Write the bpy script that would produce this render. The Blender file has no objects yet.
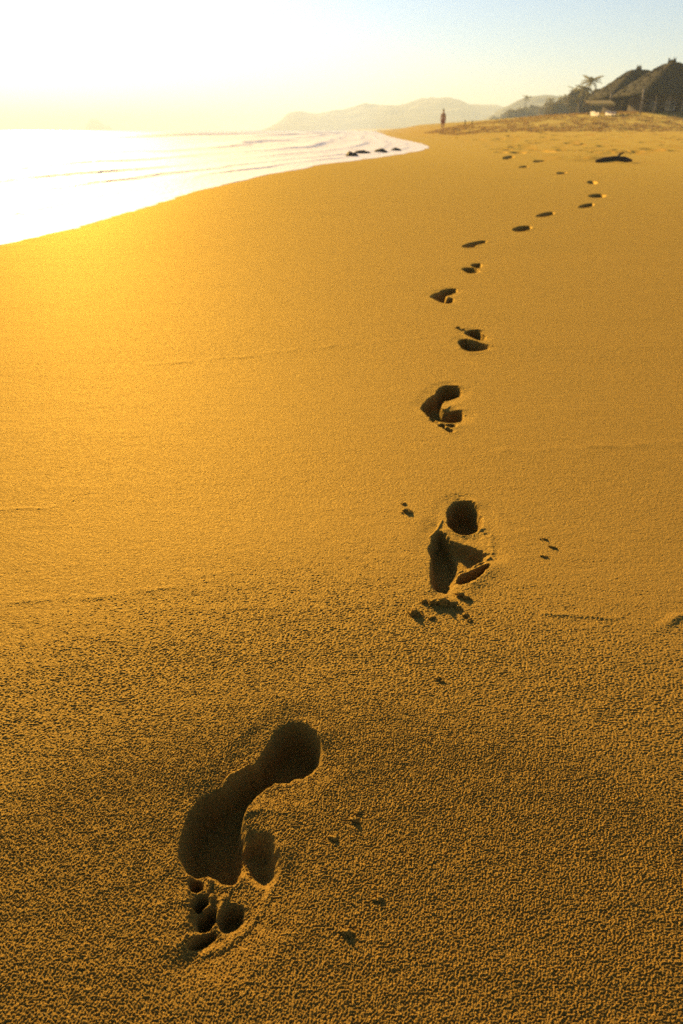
import bpy, bmesh, math, random
import numpy as np
from mathutils import Vector, Matrix

random.seed(7)
RNG = np.random.default_rng(11)
S = bpy.context.scene
COL = S.collection
R = math.radians

# ------------------------------------------------------------------ camera model
CAM_H, PITCH, F = 0.65, R(29.2), 683.0
CP, SP = math.cos(PITCH), math.sin(PITCH)
SUN_AZ, SUN_EL = R(-21.5), R(16)
WATER_Z = -0.05


def ray(px, py):
    cx, cy = (px - 341.5) / F, (512.0 - py) / F
    return np.array([cx, CP + cy * SP, -SP + cy * CP])


def gpt(px, py, z=0.0):
    """ground point seen at a photo position (the plan of the beach was surveyed this way)"""
    d = ray(px, py)
    t = (z - CAM_H) / d[2]
    return np.array([d[0] * t, d[1] * t])


def at(px, py, Y):
    d = ray(px, py)
    t = Y / d[1]
    return Vector((d[0] * t, Y, CAM_H + d[2] * t))


# ------------------------------------------------------------------ noise
def _hash(ix, iy, seed):
    h = (ix.astype(np.int64) * 374761393 + iy.astype(np.int64) * 668265263 + seed * 2246822519) & 0xFFFFFFFF
    h = ((h ^ (h >> 13)) * 1274126177) & 0xFFFFFFFF
    h = ((h ^ (h >> 16)) * 2654435761) & 0xFFFFFFFF
    return h ^ (h >> 15)


def gnoise(x, y, seed=0):
    x = np.asarray(x, float); y = np.asarray(y, float)
    ix, iy = np.floor(x), np.floor(y)
    fx, fy = x - ix, y - iy
    ux = fx * fx * fx * (fx * (fx * 6 - 15) + 10)
    uy = fy * fy * fy * (fy * (fy * 6 - 15) + 10)
    out = 0
    for dx in (0, 1):
        for dy in (0, 1):
            a = _hash(ix + dx, iy + dy, seed) * (2 * math.pi / 4294967296.0)
            g = np.cos(a) * (fx - dx) + np.sin(a) * (fy - dy)
            out = out + g * (ux if dx else 1 - ux) * (uy if dy else 1 - uy)
    return out * 1.5


def sstep(a, b, x):
    t = np.clip((x - a) / (b - a), 0, 1)
    return t * t * (3 - 2 * t)


# ------------------------------------------------------------------ beach plan
_wl = [(0, 245), (60, 232), (130, 212.5), (200, 190.5), (262, 176), (320, 165), (380, 157.5),
       (424, 150.5), (430, 147), (420, 143), (400, 139), (387, 135.6)]
_W = [gpt(px, py, WATER_Z) for px, py in _wl]
WY = np.array([-60, -8, 0, 2.5] + [p[1] for p in _W] + [170, 260, 520, 1000, 3000, 6200])
WX = np.array([-14, -7.2, -4.4, -3.35] + [p[0] for p in _W] + [11, 20, 48, 70, -300, -900])


def shore_x(y):
    y = np.asarray(y, float)
    lo = np.clip(np.abs(y), 2, 60) * 0.02 + 0.03
    b = 0
    for k, wgt in ((-1.5, 1), (-.75, 2), (0, 3), (.75, 2), (1.5, 1)):
        b = b + wgt * np.interp(y + k * lo, WY, WX)
    b = b / 9.0
    amp = np.clip(np.abs(y) / 25, 0.12, 1.0)
    return b + amp * (0.16 * gnoise(y * 0.55, y * 0 + 3.3, 5) + 0.07 * gnoise(y * 1.9, y * 0 + 9.1, 6)) \
        + 0.030 * gnoise(y * 6.1, y * 0 + 1.7, 8)


def land(x, y):
    """macro height of the sand"""
    d = x - shore_x(y)
    r = np.hypot(x, y)
    near = np.where(d > 0, WATER_Z + (-WATER_Z) * (1 - np.exp(-np.clip(d, 0, None) / 0.9)),
                    WATER_Z + np.clip(0.055 * d, -2.5, 0))
    rise = 0.60 * sstep(14, 76, r) * sstep(0, 7, d)
    berm = (1.45 + .35 * sstep(20, 34, x)) * sstep(58, 84, y) * sstep(6, 24, x)
    back = 0.8 * sstep(90, 300, y) * sstep(14, 60, d)
    return near + rise + berm + back


# ------------------------------------------------------------------ footprints: outlines in photo positions
def poly(pts):
    P = np.array([gpt(*p) for p in pts])
    for _ in range(2):                                   # round the corners
        N_ = np.roll(P, -1, 0)
        P = np.stack([.75 * P + .25 * N_, .25 * P + .75 * N_], 1).reshape(-1, 2)
    return P


def ell(cx, cy, rx, ry, deg=0, n=18):
    a = R(deg)
    return poly([(cx + rx * math.cos(t) * math.cos(a) - ry * math.sin(t) * math.sin(a),
                  cy + rx * math.cos(t) * math.sin(a) + ry * math.sin(t) * math.cos(a))
                 for t in np.linspace(0, 2 * math.pi, n, endpoint=False)])


def sole(px, py, L, Wd, deg):
    """a whole print seen far off: centre, length and width in metres, heading (0 = straight away)"""
    c = gpt(px, py); a = R(deg); u = np.array([math.sin(a), math.cos(a)]); v = np.array([u[1], -u[0]])
    prof = [(-.5, .0), (-.46, .28), (-.3, .42), (-.1, .34), (.1, .36), (.28, .5), (.42, .42), (.5, .1)]
    pts = [c + u * L * s + v * Wd * w for s, w in prof] + [c + u * L * s - v * Wd * w for s, w in reversed(prof[:-1])]
    return np.array(pts)


# feature: (part name, outline, depth, wall width, rim height)   ridges: (polyline, height, half width)
PRINTS = []
PRINTS.append(dict(
    label='nearest and largest footprint of the trail, with all five toes pressed deep',
    feats=[
        ('toe_hollow', ell(196.5, 883, 8.5, 6.5, -10), .021, .007, .0012),
        ('toe_hollow', ell(200, 899, 9.5, 6, -38), .021, .007, .0015),
        ('toe_hollow', ell(205.5, 915, 13, 7.5, -45), .022, .008, .0015),
        ('toe_hollow', ell(202, 937, 17, 6, -30), .017, .007, .001),
        ('big_toe_hollow', ell(231, 911, 15, 10.5, -42), .021, .010, .0015),
        ('inner_ball_hollow', poly([(262, 834), (272, 838), (276, 855), (274, 870), (264, 877), (250, 873), (236, 867), (228, 852), (238, 838)]), .019, .014, .001),
        ('sole_hollow', poly([(238, 777), (255, 763), (268, 753), (292, 768), (272, 779), (253, 793), (243, 808), (240, 826),
                              (239, 846), (237, 858), (234, 868), (227, 872), (216, 868), (207, 863), (203, 868), (190, 867), (184, 855),
                              (183, 840), (186, 818), (197, 799), (222, 788)]), .034, .012, .0015),
        ('heel_hollow', poly([(268, 745), (280, 729), (293, 722), (309, 726), (319, 740), (318, 754), (311, 761), (298, 767),
                              (275, 776), (254, 764)]), .036, .013, .002),
        ('toe_bed', poly([(246, 826), (268, 836), (279, 860), (277, 880), (264, 905), (248, 925), (235, 936), (215, 949), (198, 953),
                          (190, 945), (191, 920), (192, 900), (190, 872), (194, 850), (220, 840)]), .0065, .012, .002),
    ],
    ridges=[([(223, 793), (226, 782), (234, 773), (250, 766)], .006, .0035),
            ([(190, 891), (205, 890), (209, 878)], .005, .003),
            ([(192, 908), (207, 905), (212, 892)], .005, .003),
            ([(188, 936), (207, 928), (219, 908), (224, 893)], .0045, .004),
            ([(198, 952), (222, 944), (246, 925), (266, 900), (279, 868)], .0025, .007)]))
PRINTS.append(dict(
    label='footprint with a round black heel pit and narrow toe slot behind thrown clods',
    feats=[
        ('heel_hollow', ell(463.5, 515, 16, 15.5), .042, .010, .002),
        ('toe_hollow', poly([(456, 576), (470, 569.5), (489.5, 561.5), (489.5, 568), (470, 579), (458, 584)]), .020, .008, .003),
        ('forefoot_hollow', poly([(441, 529), (450, 537), (458, 548), (458, 562), (450, 572), (448, 582), (442, 588), (437, 580), (435, 566),
                                  (430, 551), (433, 541), (437, 533)]), .034, .014, .001),
        ('ball_hollow', poly([(446, 537), (466, 543), (487, 549.5), (485, 556), (470, 563), (456, 569), (446, 565)]), .021, .018, .001),
        ('arch_bed', poly([(445, 525), (462, 532), (480, 528), (490, 545), (491, 556), (460, 560), (440, 545)]), .005, .022, .001)],
    ridges=[([(441, 588), (448, 583), (450, 573), (462, 568), (478, 561), (490, 556)], .006, .005),
            ([(458, 586), (474, 581), (491, 569), (493, 555), (491, 535)], .002, .008),
            ([(431, 535), (438, 527), (442, 520)], .003, .003)]))
PRINTS.append(dict(
    label='third footprint from the front, deep curved C shape with small toe dents',
    feats=[
        ('toe_hollow', ell(442, 424.6, 3, 1.9), .016, .008, .002),
        ('toe_hollow', ell(451, 424.4, 4.5, 2), .016, .008, .002),
        ('toe_hollow', ell(448, 429.5, 4.5, 1.5, 18), .012, .008, .002),
        ('toe_hollow', ell(434.5, 420, 4, 1.5, 25), .012, .008, .001),
        ('heel_hollow', poly([(443, 384.5), (455, 384.5), (461, 388.5), (460, 393), (453, 396), (445, 398.5), (435, 396), (436, 392)]), .045, .009, .002),
        ('forefoot_hollow', poly([(436, 392), (445, 398), (441, 402.5), (441, 409), (448, 411.5), (457, 408.5), (462, 412), (461, 417), (455, 421),
                                  (439, 419.5), (429, 415.5), (423, 410.5), (421, 405), (428, 399)]), .036, .008, .0015)],
    ridges=[([(429, 417), (440, 421), (456, 422), (464, 414)], .003, .007),
            ([(440, 388.5), (444, 386.5), (449, 386)], .006, .004)]))
PRINTS.append(dict(
    label='fourth footprint from the front, two dark hollows split by a thin slanting ridge',
    feats=[
        ('heel_hollow', poly([(463.5, 333), (470, 328.7), (480, 329), (484, 337), (480, 339.5), (470, 336)]), .05, .010, .002),
        ('forefoot_hollow', poly([(458, 341.5), (463, 337.5), (474.5, 341), (490, 346), (480, 349.5), (467, 350), (461, 346.6)]), .040, .010, .002)],
    ridges=[([(461, 349), (470, 352.5), (481, 351), (492, 346)], .003, .02)]))
PRINTS.append(dict(
    label='fifth footprint from the front, small open C shape standing left of the row',
    feats=[
        ('heel_hollow', poly([(441, 290), (453.5, 287.4), (457.5, 290), (452, 293), (444, 295), (439, 293)]), .044, .017, .002),
        ('forefoot_hollow', poly([(441, 290.5), (446, 294.5), (444.5, 297), (447, 298.5), (453, 297), (452.5, 301.5), (444, 302.5), (434, 299), (430.5, 295.6)]), .048, .020, .002)],
    ridges=[]))
PRINTS.append(dict(
    label='sixth footprint from the front, two short dark dents one above the other',
    feats=[
        ('heel_hollow', poly([(470, 264.7), (479.5, 262.6), (482, 266), (476, 268)]), .048, .020, .002),
        ('forefoot_hollow', poly([(461.5, 269), (468.7, 266.8), (480.5, 270.2), (476, 272.2), (467, 272.6)]), .048, .020, .002)],
    ridges=[]))
PRINTS.append(dict(
    label='seventh footprint from the front, thin slanting dash with a short hook below',
    feats=[('sole_hollow', poly([(461.5, 246.3), (473, 242.8), (485.5, 240.7), (484.5, 243.2), (474, 245.8), (475, 247.4), (466.5, 248.3)]), .045, .035, .002)],
    ridges=[]))
PRINTS.append(dict(
    label='eighth footprint from the front, single dark oval where the row bends right',
    feats=[('sole_hollow', poly([(511.5, 230), (522.4, 226.4), (531, 226.6), (530, 230.3), (518, 232.8)]), .055, .035, .003)],
    ridges=[]))
PRINTS.append(dict(label='ninth footprint from the front, short slanting dash on the bend of the trail',
    feats=[('sole_hollow', poly([(534.5, 217), (544, 213.2), (553.5, 212), (553, 214.8), (544, 217.4)]), .055, .04, .003)], ridges=[]))
PRINTS.append(dict(label='tenth footprint from the front, faint dash close below a double dent',
    feats=[('sole_hollow', poly([(577.5, 207.8), (584, 204.6), (593, 203), (593, 206), (585, 208.4)]), .055, .04, .003)], ridges=[]))
PRINTS.append(dict(label='eleventh footprint from the front, wider double dent near the right end of the trail',
    feats=[('sole_hollow', poly([(588, 196.2), (596, 193.6), (606, 194.6), (604, 197.6), (593, 198)]), .06, .05, .003)], ridges=[]))
PRINTS.append(dict(label='last clear footprint of the trail, small scuff straight below the driftwood',
    feats=[('sole_hollow', poly([(587, 183.5), (591, 180), (597, 182), (596, 184.6)]), .06, .06, .004)], ridges=[]))
for (px, py, w2, h2, lab) in ((508.5, 158.2, 5.5, 1.1, 'old footprint high up the beach, leftmost of a faint far pair'),
                              (540, 161.2, 6.5, 1.2, 'old footprint high up the beach, right and darker one of a faint far pair'),
                              (524, 167, 4.5, .9, 'shallow old footprint just in front of a faint far pair'),
                              (562, 173.4, 4.5, 1.2, 'shallow old footprint between the trail end and the far pair')):
    PRINTS.append(dict(label=lab, feats=[('sole_hollow', ell(px, py, w2, h2, -8), .08, .1, .01)], ridges=[]))


def sd_poly(P, x, y):
    """signed distance, positive inside"""
    n = len(P); d = np.full(x.shape, 1e9); s = np.ones(x.shape)
    for i in range(n):
        a, b = P[i], P[i - 1]
        ex, ey = b[0] - a[0], b[1] - a[1]
        wx, wy = x - a[0], y - a[1]
        t = np.clip((wx * ex + wy * ey) / (ex * ex + ey * ey + 1e-12), 0, 1)
        bx, by = wx - ex * t, wy - ey * t
        d = np.minimum(d, bx * bx + by * by)
        c1, c2, c3 = y >= a[1], y < b[1], ex * wy > ey * wx
        flip = (c1 & c2 & c3) | (~c1 & ~c2 & ~c3)
        s = np.where(flip, -s, s)
    return -s * np.sqrt(d)


def d_line(P, x, y):
    d = np.full(x.shape, 1e9)
    for a, b in zip(P[:-1], P[1:]):
        ex, ey = b[0] - a[0], b[1] - a[1]
        t = np.clip(((x - a[0]) * ex + (y - a[1]) * ey) / (ex * ex + ey * ey + 1e-12), 0, 1)
        d = np.minimum(d, np.hypot(x - a[0] - ex * t, y - a[1] - ey * t))
    return d


# ------------------------------------------------------------------ node helpers
def new_mat(name):
    m = bpy.data.materials.new(name); m.use_nodes = True
    nt = m.node_tree; b = nt.nodes['Principled BSDF']
    return m, nt, b


def node(nt, t, **kw):
    n = nt.nodes.new(t)
    for k, v in kw.items():
        if k in n.inputs.keys():
            n.inputs[k].default_value = v
        else:
            setattr(n, k, v)
    return n


def ramp(nt, stops):
    n = nt.nodes.new('ShaderNodeValToRGB')
    e = n.color_ramp.elements
    e[0].position, e[0].color = stops[0][0], (*stops[0][1], 1)
    e[1].position, e[1].color = stops[-1][0], (*stops[-1][1], 1)
    for p, c in stops[1:-1]:
        q = e.new(p); q.color = (*c, 1)
    return n


def simple_mat(name, c1, c2, scale=8.0, rough=.8, bump=0.0, detail=5):
    m, nt, b = new_mat(name)
    tc = node(nt, 'ShaderNodeTexCoord')
    n = node(nt, 'ShaderNodeTexNoise', Scale=scale, Detail=detail)
    nt.links.new(tc.outputs['Object'], n.inputs['Vector'])
    r = ramp(nt, [(.3, c1), (.7, c2)])
    nt.links.new(n.outputs['Fac'], r.inputs['Fac'])
    nt.links.new(r.outputs['Color'], b.inputs['Base Color'])
    b.inputs['Roughness'].default_value = rough
    b.inputs['Specular IOR Level'].default_value = .5 if rough < .3 else .12
    if bump:
        bp = node(nt, 'ShaderNodeBump', Strength=bump, Distance=.02)
        nt.links.new(n.outputs['Fac'], bp.inputs['Height'])
        nt.links.new(bp.outputs['Normal'], b.inputs['Normal'])
    return m


def sand_material():
    m, nt, b = new_mat('wet_golden_sand')
    L = nt.links.new
    g = node(nt, 'ShaderNodeNewGeometry')
    n1 = node(nt, 'ShaderNodeTexNoise', Scale=760.0, Detail=3.0, Roughness=.8)      # single grains
    n2 = node(nt, 'ShaderNodeTexNoise', Scale=260.0, Detail=4.0, Roughness=.65)     # clusters
    n3 = node(nt, 'ShaderNodeTexNoise', Scale=1.3, Detail=5.0, Roughness=.6)        # damp patches
    for n in (n1, n2, n3):
        L(g.outputs['Position'], n.inputs['Vector'])
    r1 = ramp(nt, [(.36, (.012, .006, .001)), (.47, (.140, .044, .002)), (.56, (.225, .073, .003)), (.65, (.60, .30, .030))])
    L(n1.outputs['Fac'], r1.inputs['Fac'])
    r3 = ramp(nt, [(.3, (.88, .88, .88)), (.7, (1.0, 1.0, 1.0))])
    L(n3.outputs['Fac'], r3.inputs['Fac'])
    mx = node(nt, 'ShaderNodeMix', data_type='RGBA', blend_type='MULTIPLY')
    mx.inputs[0].default_value = 1.0
    L(r1.outputs['Color'], mx.inputs[6]); L(r3.outputs['Color'], mx.inputs[7])
    L(mx.outputs[2], b.inputs['Base Color'])
    rr = node(nt, 'ShaderNodeMapRange'); rr.inputs[1].default_value = .3; rr.inputs[2].default_value = .7
    rr.inputs[3].default_value = .57; rr.inputs[4].default_value = .75
    L(n2.outputs['Fac'], rr.inputs[0]); L(rr.outputs[0], b.inputs['Roughness'])
    b.inputs['Specular IOR Level'].default_value = 0.0
    b.inputs['Sheen Weight'].default_value = .25; b.inputs['Sheen Roughness'].default_value = .42
    b.inputs['Sheen Tint'].default_value = (1.0, .86, .24, 1)
    gl = node(nt, 'ShaderNodeBsdfGlossy'); gl.inputs['Color'].default_value = (1.0, .76, .22, 1)   # golden quartz grains
    L(rr.outputs[0], gl.inputs['Roughness'])
    ms = node(nt, 'ShaderNodeMixShader'); ms.inputs[0].default_value = .145
    L(b.outputs[0], ms.inputs[1]); L(gl.outputs[0], ms.inputs[2])
    L(ms.outputs[0], [n for n in nt.nodes if n.type == 'OUTPUT_MATERIAL'][0].inputs['Surface'])
    bank = node(nt, 'ShaderNodeAttribute', attribute_name='bank_earth')
    mb = node(nt, 'ShaderNodeMix', data_type='RGBA')
    L(bank.outputs['Fac'], mb.inputs[0]); L(mx.outputs[2], mb.inputs[6]); mb.inputs[7].default_value = (.13, .085, .035, 1)
    L(mb.outputs[2], b.inputs['Base Color'])
    bp1 = node(nt, 'ShaderNodeBump', Strength=1.0, Distance=.0026)
    L(n1.outputs['Fac'], bp1.inputs['Height'])
    bp2 = node(nt, 'ShaderNodeBump', Strength=.9, Distance=.0032)
    L(n2.outputs['Fac'], bp2.inputs['Height']); L(bp1.outputs['Normal'], bp2.inputs['Normal'])
    L(bp2.outputs['Normal'], b.inputs['Normal']); L(bp2.outputs['Normal'], gl.inputs['Normal'])
    return m


SAND = sand_material()


# ------------------------------------------------------------------ object helpers
def tag(o, label=None, cat=None, group=None, kind=None):
    if label: o['label'] = label
    if cat: o['category'] = cat
    if group: o['group'] = group
    if kind: o['kind'] = kind
    return o


def empty(name, loc=(0, 0, 0), rz=0.0):
    o = bpy.data.objects.new(name, None); COL.objects.link(o)
    o.location = loc; o.rotation_euler = (0, 0, rz); o.empty_display_size = .1
    return o


def link_mesh(name, me, mat, parent=None):
    o = bpy.data.objects.new(name, me); COL.objects.link(o)
    if mat: me.materials.append(mat)
    if parent: o.parent = parent
    return o


def from_bm(name, bm, mat, parent=None, smooth=True):
    me = bpy.data.meshes.new(name)
    bmesh.ops.recalc_face_normals(bm, faces=bm.faces[:])
    bm.to_mesh(me); bm.free()
    if smooth:
        me.polygons.foreach_set('use_smooth', [True] * len(me.polygons))
    return link_mesh(name, me, mat, parent)


def from_arrays(name, V, Q, mat, parent=None, normals=None):
    me = bpy.data.meshes.new(name)
    nv, nf = len(V), len(Q); k = Q.shape[1]
    me.vertices.add(nv); me.vertices.foreach_set('co', np.ascontiguousarray(V, np.float32).ravel())
    me.loops.add(nf * k); me.loops.foreach_set('vertex_index', np.ascontiguousarray(Q, np.int32).ravel())
    me.polygons.add(nf); me.polygons.foreach_set('loop_start', np.arange(0, nf * k, k, dtype=np.int32))
    me.update(calc_edges=True)
    me.polygons.foreach_set('use_smooth', np.ones(nf, dtype=bool))
    if normals is not None:
        me.normals_split_custom_set_from_vertices(np.ascontiguousarray(normals, np.float32).tolist() if nv < 60000 else np.ascontiguousarray(normals, np.float32))
    return link_mesh(name, me, mat, parent)


def grid_quads(nr, nt, wrap=False):
    i = np.arange(nr - 1)[:, None]; j = np.arange(nt if wrap else nt - 1)[None, :]
    j2 = (j + 1) % nt
    return np.stack(np.broadcast_arrays(i * nt + j, i * nt + j2, (i + 1) * nt + j2, (i + 1) * nt + j), -1).reshape(-1, 4)


# ------------------------------------------------------------------ the sand sheet
def ring_radii():
    r, out = 0.02, []
    while r < 6200:
        out.append(r)
        if r < .22: s = .02
        elif r < .75: s = .0007
        elif r < 1.3: s = .0007 + (r - .75) * .0017
        elif r < 2.2: s = .0016 + (r - 1.3) * .0016
        elif r < 5: s = .0030 + (r - 2.2) * .0026
        elif r < 110: s = min(r * r * .00040, r * .0065)
        else: s = r * .09
        r += s
    out.append(6200.0)
    return np.array(out)


def build_sand():
    rr = ring_radii()
    th = np.concatenate([np.linspace(R(-53), R(53), 1560), np.linspace(R(53), R(307), 80)[1:-1]])
    nr, nt = len(rr), len(th)
    A, B = np.meshgrid(rr, th, indexing='ij')
    X = (A * np.sin(B)).ravel(); Y = (A * np.cos(B)).ravel()
    r = A.ravel()
    Z = land(X, Y)
    d = X - shore_x(Y)
    front = np.abs((np.degrees(B).ravel() + 180) % 360 - 180) < 54
    # local mesh spacing decides how fine a relief the sheet can carry
    dr = np.gradient(rr)
    sp = np.maximum(np.repeat(dr, nt), r * R(106) / 1560)
    sp = np.where(front, sp, r * .06 + .02)

    def oct_(wx, wy, amp, seed, mask=None):
        wgt = np.clip((min(wx, wy) / sp - 1.6) / 1.2, 0, 1)
        idx = np.nonzero((wgt > 0) & (r < 160))[0]
        v = amp * wgt[idx] * gnoise(X[idx] / wx, Y[idx] / wy, seed)
        if mask is not None: v = v * mask[idx]
        Z[idx] += v
    oct_(.0019, .0016, .00225, 21)
    oct_(.0032, .0025, .00125, 121, sstep(.48, .85, r))
    oct_(.0056, .0044, .00085, 122, sstep(.75, 1.6, r))
    oct_(.011, .009, .00110, 123, sstep(1.4, 3.0, r))
    oct_(.0042, .0029, .00030, 22)
    oct_(.012, .006, .00022, 23)
    oct_(.045, .016, .00035, 24)
    oct_(.22, .05, .0004, 25)
    oct_(.7, .25, .0010, 26)
    oct_(2.5, 1.0, .004, 27, sstep(1.5, 5, r))
    # trampled dry sand farther up the beach
    tr = sstep(10, 22, r) * sstep(2.5, 8, d) * 1.0
    patch = np.zeros_like(Z); i2 = np.nonzero(tr > 0)[0]
    patch[i2] = sstep(-.05, .45, gnoise(X[i2] / 2.4, Y[i2] / 6.0, 31)) * tr[i2]
    patch[i2] = np.maximum(patch[i2], sstep(45, 62, Y[i2]) * .9 * tr[i2])
    oct_(.45, .9, .11, 32, patch)
    oct_(.22, .4, .05, 35, patch)
    oct_(1.3, 2.4, .06, 33, patch)
    oct_(.9, 1.4, .14, 34, patch * sstep(58, 70, Y) * sstep(5, 14, X))
    # thin lines left by the last reach of the swash
    for pl, h_, w_ in (([(-10, 513), (40, 507), (75, 500)], .0010, .006), ([(545, 612), (580, 616), (612, 619), (645, 617)], .0016, .006),
                       ([(640, 627), (665, 621), (700, 616)], .0030, .007), ([(150, 364), (240, 356), (330, 346), (420, 338)], .0022, .020),
                       ([(0, 600), (90, 596), (180, 586)], .0010, .007), ([(500, 452), (600, 447), (700, 440)], .0014, .015)):
        P_ = np.array([gpt(*p) for p in pl])
        m_ = np.nonzero((X > P_[:, 0].min() - .1) & (X < P_[:, 0].max() + .1) & (Y > P_[:, 1].min() - .1) & (Y < P_[:, 1].max() + .1))[0]
        dl = d_line(P_, X[m_] + .012 * gnoise(Y[m_] / .05, X[m_] / .09, 61), Y[m_] + .014 * gnoise(X[m_] / .07, Y[m_] / .07, 62))
        Z[m_] += h_ * np.exp(-(dl / w_) ** 2) * np.clip(.7 + gnoise(X[m_] / .06, Y[m_] / .06, 63), 0, 1.5)
    # old dents all over the upper beach
    for _ in range(560):
        yy = 24 * (2.9 ** RNG.random()); dd_ = 2.5 + 26 * RNG.random() * min(1, yy / 30); xx = float(shore_x(yy)) + dd_
        a_ = RNG.uniform(.08, .18) * (1 + yy / 50); b_ = a_ * RNG.uniform(1.4, 3.4)
        m_ = np.nonzero((np.abs(X - xx) < 3 * a_) & (np.abs(Y - yy) < 3 * b_))[0]
        q_ = ((X[m_] - xx) / a_) ** 2 + ((Y[m_] - yy) / b_) ** 2
        Z[m_] += RNG.uniform(.06, .15) * (-np.exp(-q_ ** 2) + .10 * np.exp(-((q_ - 2.2) / .9) ** 2))
    # carve the prints
    lab = np.full(X.shape, -1, np.int16)           # print index
    part = np.full(X.shape, -1, np.int16)
    zc = {}
    for k, P in enumerate(PRINTS):
        allp = np.concatenate([f[1] for f in P['feats']])
        far = np.linalg.norm(allp.mean(0)) > 4
        mg = .10
        lo, hi = allp.min(0) - mg, allp.max(0) + mg
        ix = np.nonzero((X > lo[0]) & (X < hi[0]) & (Y > lo[1]) & (Y < hi[1]))[0]
        x, y = X[ix], Y[ix]
        jit = .0016 * gnoise(x / .008, y / .008, 40 + k) + .0022 * gnoise(x / .03, y / .03, 60 + k)
        acc = np.zeros(len(ix)); rim = np.zeros(len(ix)); best = np.full(len(ix), -1.0)
        pidx = np.full(len(ix), -1, np.int16); smax = np.full(len(ix), -9.0)
        for q, (nm, pl, dep, w, rh) in enumerate(P['feats']):
            s = sd_poly(pl, x, y) + jit
            cx_, cy_ = pl.mean(0); rx_, ry_ = x - cx_, y - cy_
            dd = (rx_ * -math.sin(SUN_AZ) + ry_ * -math.cos(SUN_AZ)) / (np.hypot(rx_, ry_) + .004)
            w = w * (1 + (1.5 if k < 4 else .4 if k < 6 else -.4) * np.clip(dd, 0, 1) + .4 * np.clip(-dd, 0, 1)); off = .35 + (.30 if k < 4 else .05) * np.clip(dd, 0, 1) + .05 * np.clip(-dd, 0, 1)         # wall shaped by sun side: down-sun gentler to show lit slope, far prints steeper
            smax = np.maximum(smax, s)
            f = sstep(0, 1, (s + off * w) / w)
            acc += (1.25 * dep * f) ** 4
            rim = np.maximum(rim, rh * np.exp(-(np.clip(-s - .3 * w, 0, None) / .016) ** 2) * (1 - f))
            m = (pidx < 0) & (s > 0)
            pidx[m] = q
        sh = 0
        if k < 6:                                    # shallow shoulders shaped by sun direction, to soften shade and brighten the lit side
            e_ = .006; lx, ly = -math.sin(SUN_AZ) * e_, -math.cos(SUN_AZ) * e_
            big = [f[1] for f in P['feats'] if 'toe_hollow' not in f[0] and 'ball_hollow' not in f[0]]
            s0 = .014 * np.log(np.sum([np.exp(np.clip(sd_poly(q, x, y), -.2, .2) / .014) for q in big], 0))
            s1 = .014 * np.log(np.sum([np.exp(np.clip(sd_poly(q, x + lx, y + ly), -.2, .2) / .014) for q in big], 0))
            g_ = (s1 - s0) / e_
            sh = .0065 * sstep(-.040, .004, s0 + .004 * gnoise(x / .02, y / .02, 55)) * np.clip(g_, 0, 1) \
                + .0070 * sstep(-.042, .002, s0 + .003 * gnoise(x / .03, y / .03, 56)) * np.clip(-g_ * 1.3, 0, 1)
            acc += sh ** 4
            sh = 0
        for pl, dep, w in P.get('beds', ()):
            acc += (dep * sstep(0, 1, (sd_poly(pl, x, y) + .6 * w) / w)) ** 4
        for pl, h_, w_ in P['ridges']:
            dl = d_line(np.array([gpt(*p) for p in pl]), x, y) + jit * .6
            bump = h_ * np.exp(-(dl / w_) ** 2) * (1 + .35 * gnoise(x / .006, y / .006, 90 + k))
            rim = np.maximum(rim, bump)
        dep = acc ** .25
        flat = np.clip(1 - dep / .02, .35, 1)        # pressed sand is smoother
        Z[ix] += -dep - sh + rim * np.where(dep > .015, .6, 1.0)
        m = (smax > -(.008 if not far else .03)) & (lab[ix] < 0)
        lab[ix[m]] = k
        part[ix[m]] = np.where(pidx[m] >= 0, pidx[m], 99)
    V = np.stack([X, Y, Z], 1).astype(np.float32)
    Q = grid_quads(nr, nt, wrap=True)[:, ::-1]
    # smooth normals for the whole sheet, so that the prints join it without a seam
    N = np.zeros((len(V), 3))
    a, b_, c, d_ = (V[Q[:, q]].astype(np.float64) for q in range(4))
    fn = np.cross(c - a, d_ - b_)
    for q in range(4):
        for ax in range(3):
            N[:, ax] += np.bincount(Q[:, q], fn[:, ax], len(V))
    N /= np.linalg.norm(N, axis=1, keepdims=True) + 1e-20
    if N[len(V) // 2, 2] < 0: N = -N; Q = Q[:, ::-1]
    fl = lab[Q[:, 0]]; fp = part[Q[:, 0]]

    def sub(name, mask, parent=None):
        q = Q[mask]; u, inv = np.unique(q, return_inverse=True)
        o = from_arrays(name, V[u], inv.reshape(-1, 4), SAND, parent, N[u])
        if name == 'beach_sand':
            e = .85 * sstep(56, 66, Y[u] + 3 * gnoise(X[u] / 5, Y[u] / 5, 77)) * sstep(6, 16, X[u] - .06 * Y[u] + 2)
            o.data.attributes.new('bank_earth', 'FLOAT', 'POINT').data.foreach_set('value', e.astype(np.float32))
        return o
    # the plug at the pole
    g = sub('beach_sand', fl < 0)
    tag(g, 'smooth golden wet sand of the beach sloping to the surf', 'sand', kind='structure')
    for k, P in enumerate(PRINTS):
        mask = fl == k
        if not mask.any(): continue
        c = np.concatenate([f[1] for f in P['feats']]).mean(0)
        kw = dict(label=P['label'], cat='footprint', group='footprints in the sand', kind='thing')
        if len(P['feats']) == 1:
            tag(sub('footprint', mask), **kw)
            continue
        root = empty('footprint'); tag(root, **kw)
        for q in list(range(len(P['feats']))) + [99]:
            mq = mask & (fp == q)
            if mq.any():
                sub('raised_rim' if q == 99 else P['feats'][q][0], mq, root)


build_sand()


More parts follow.
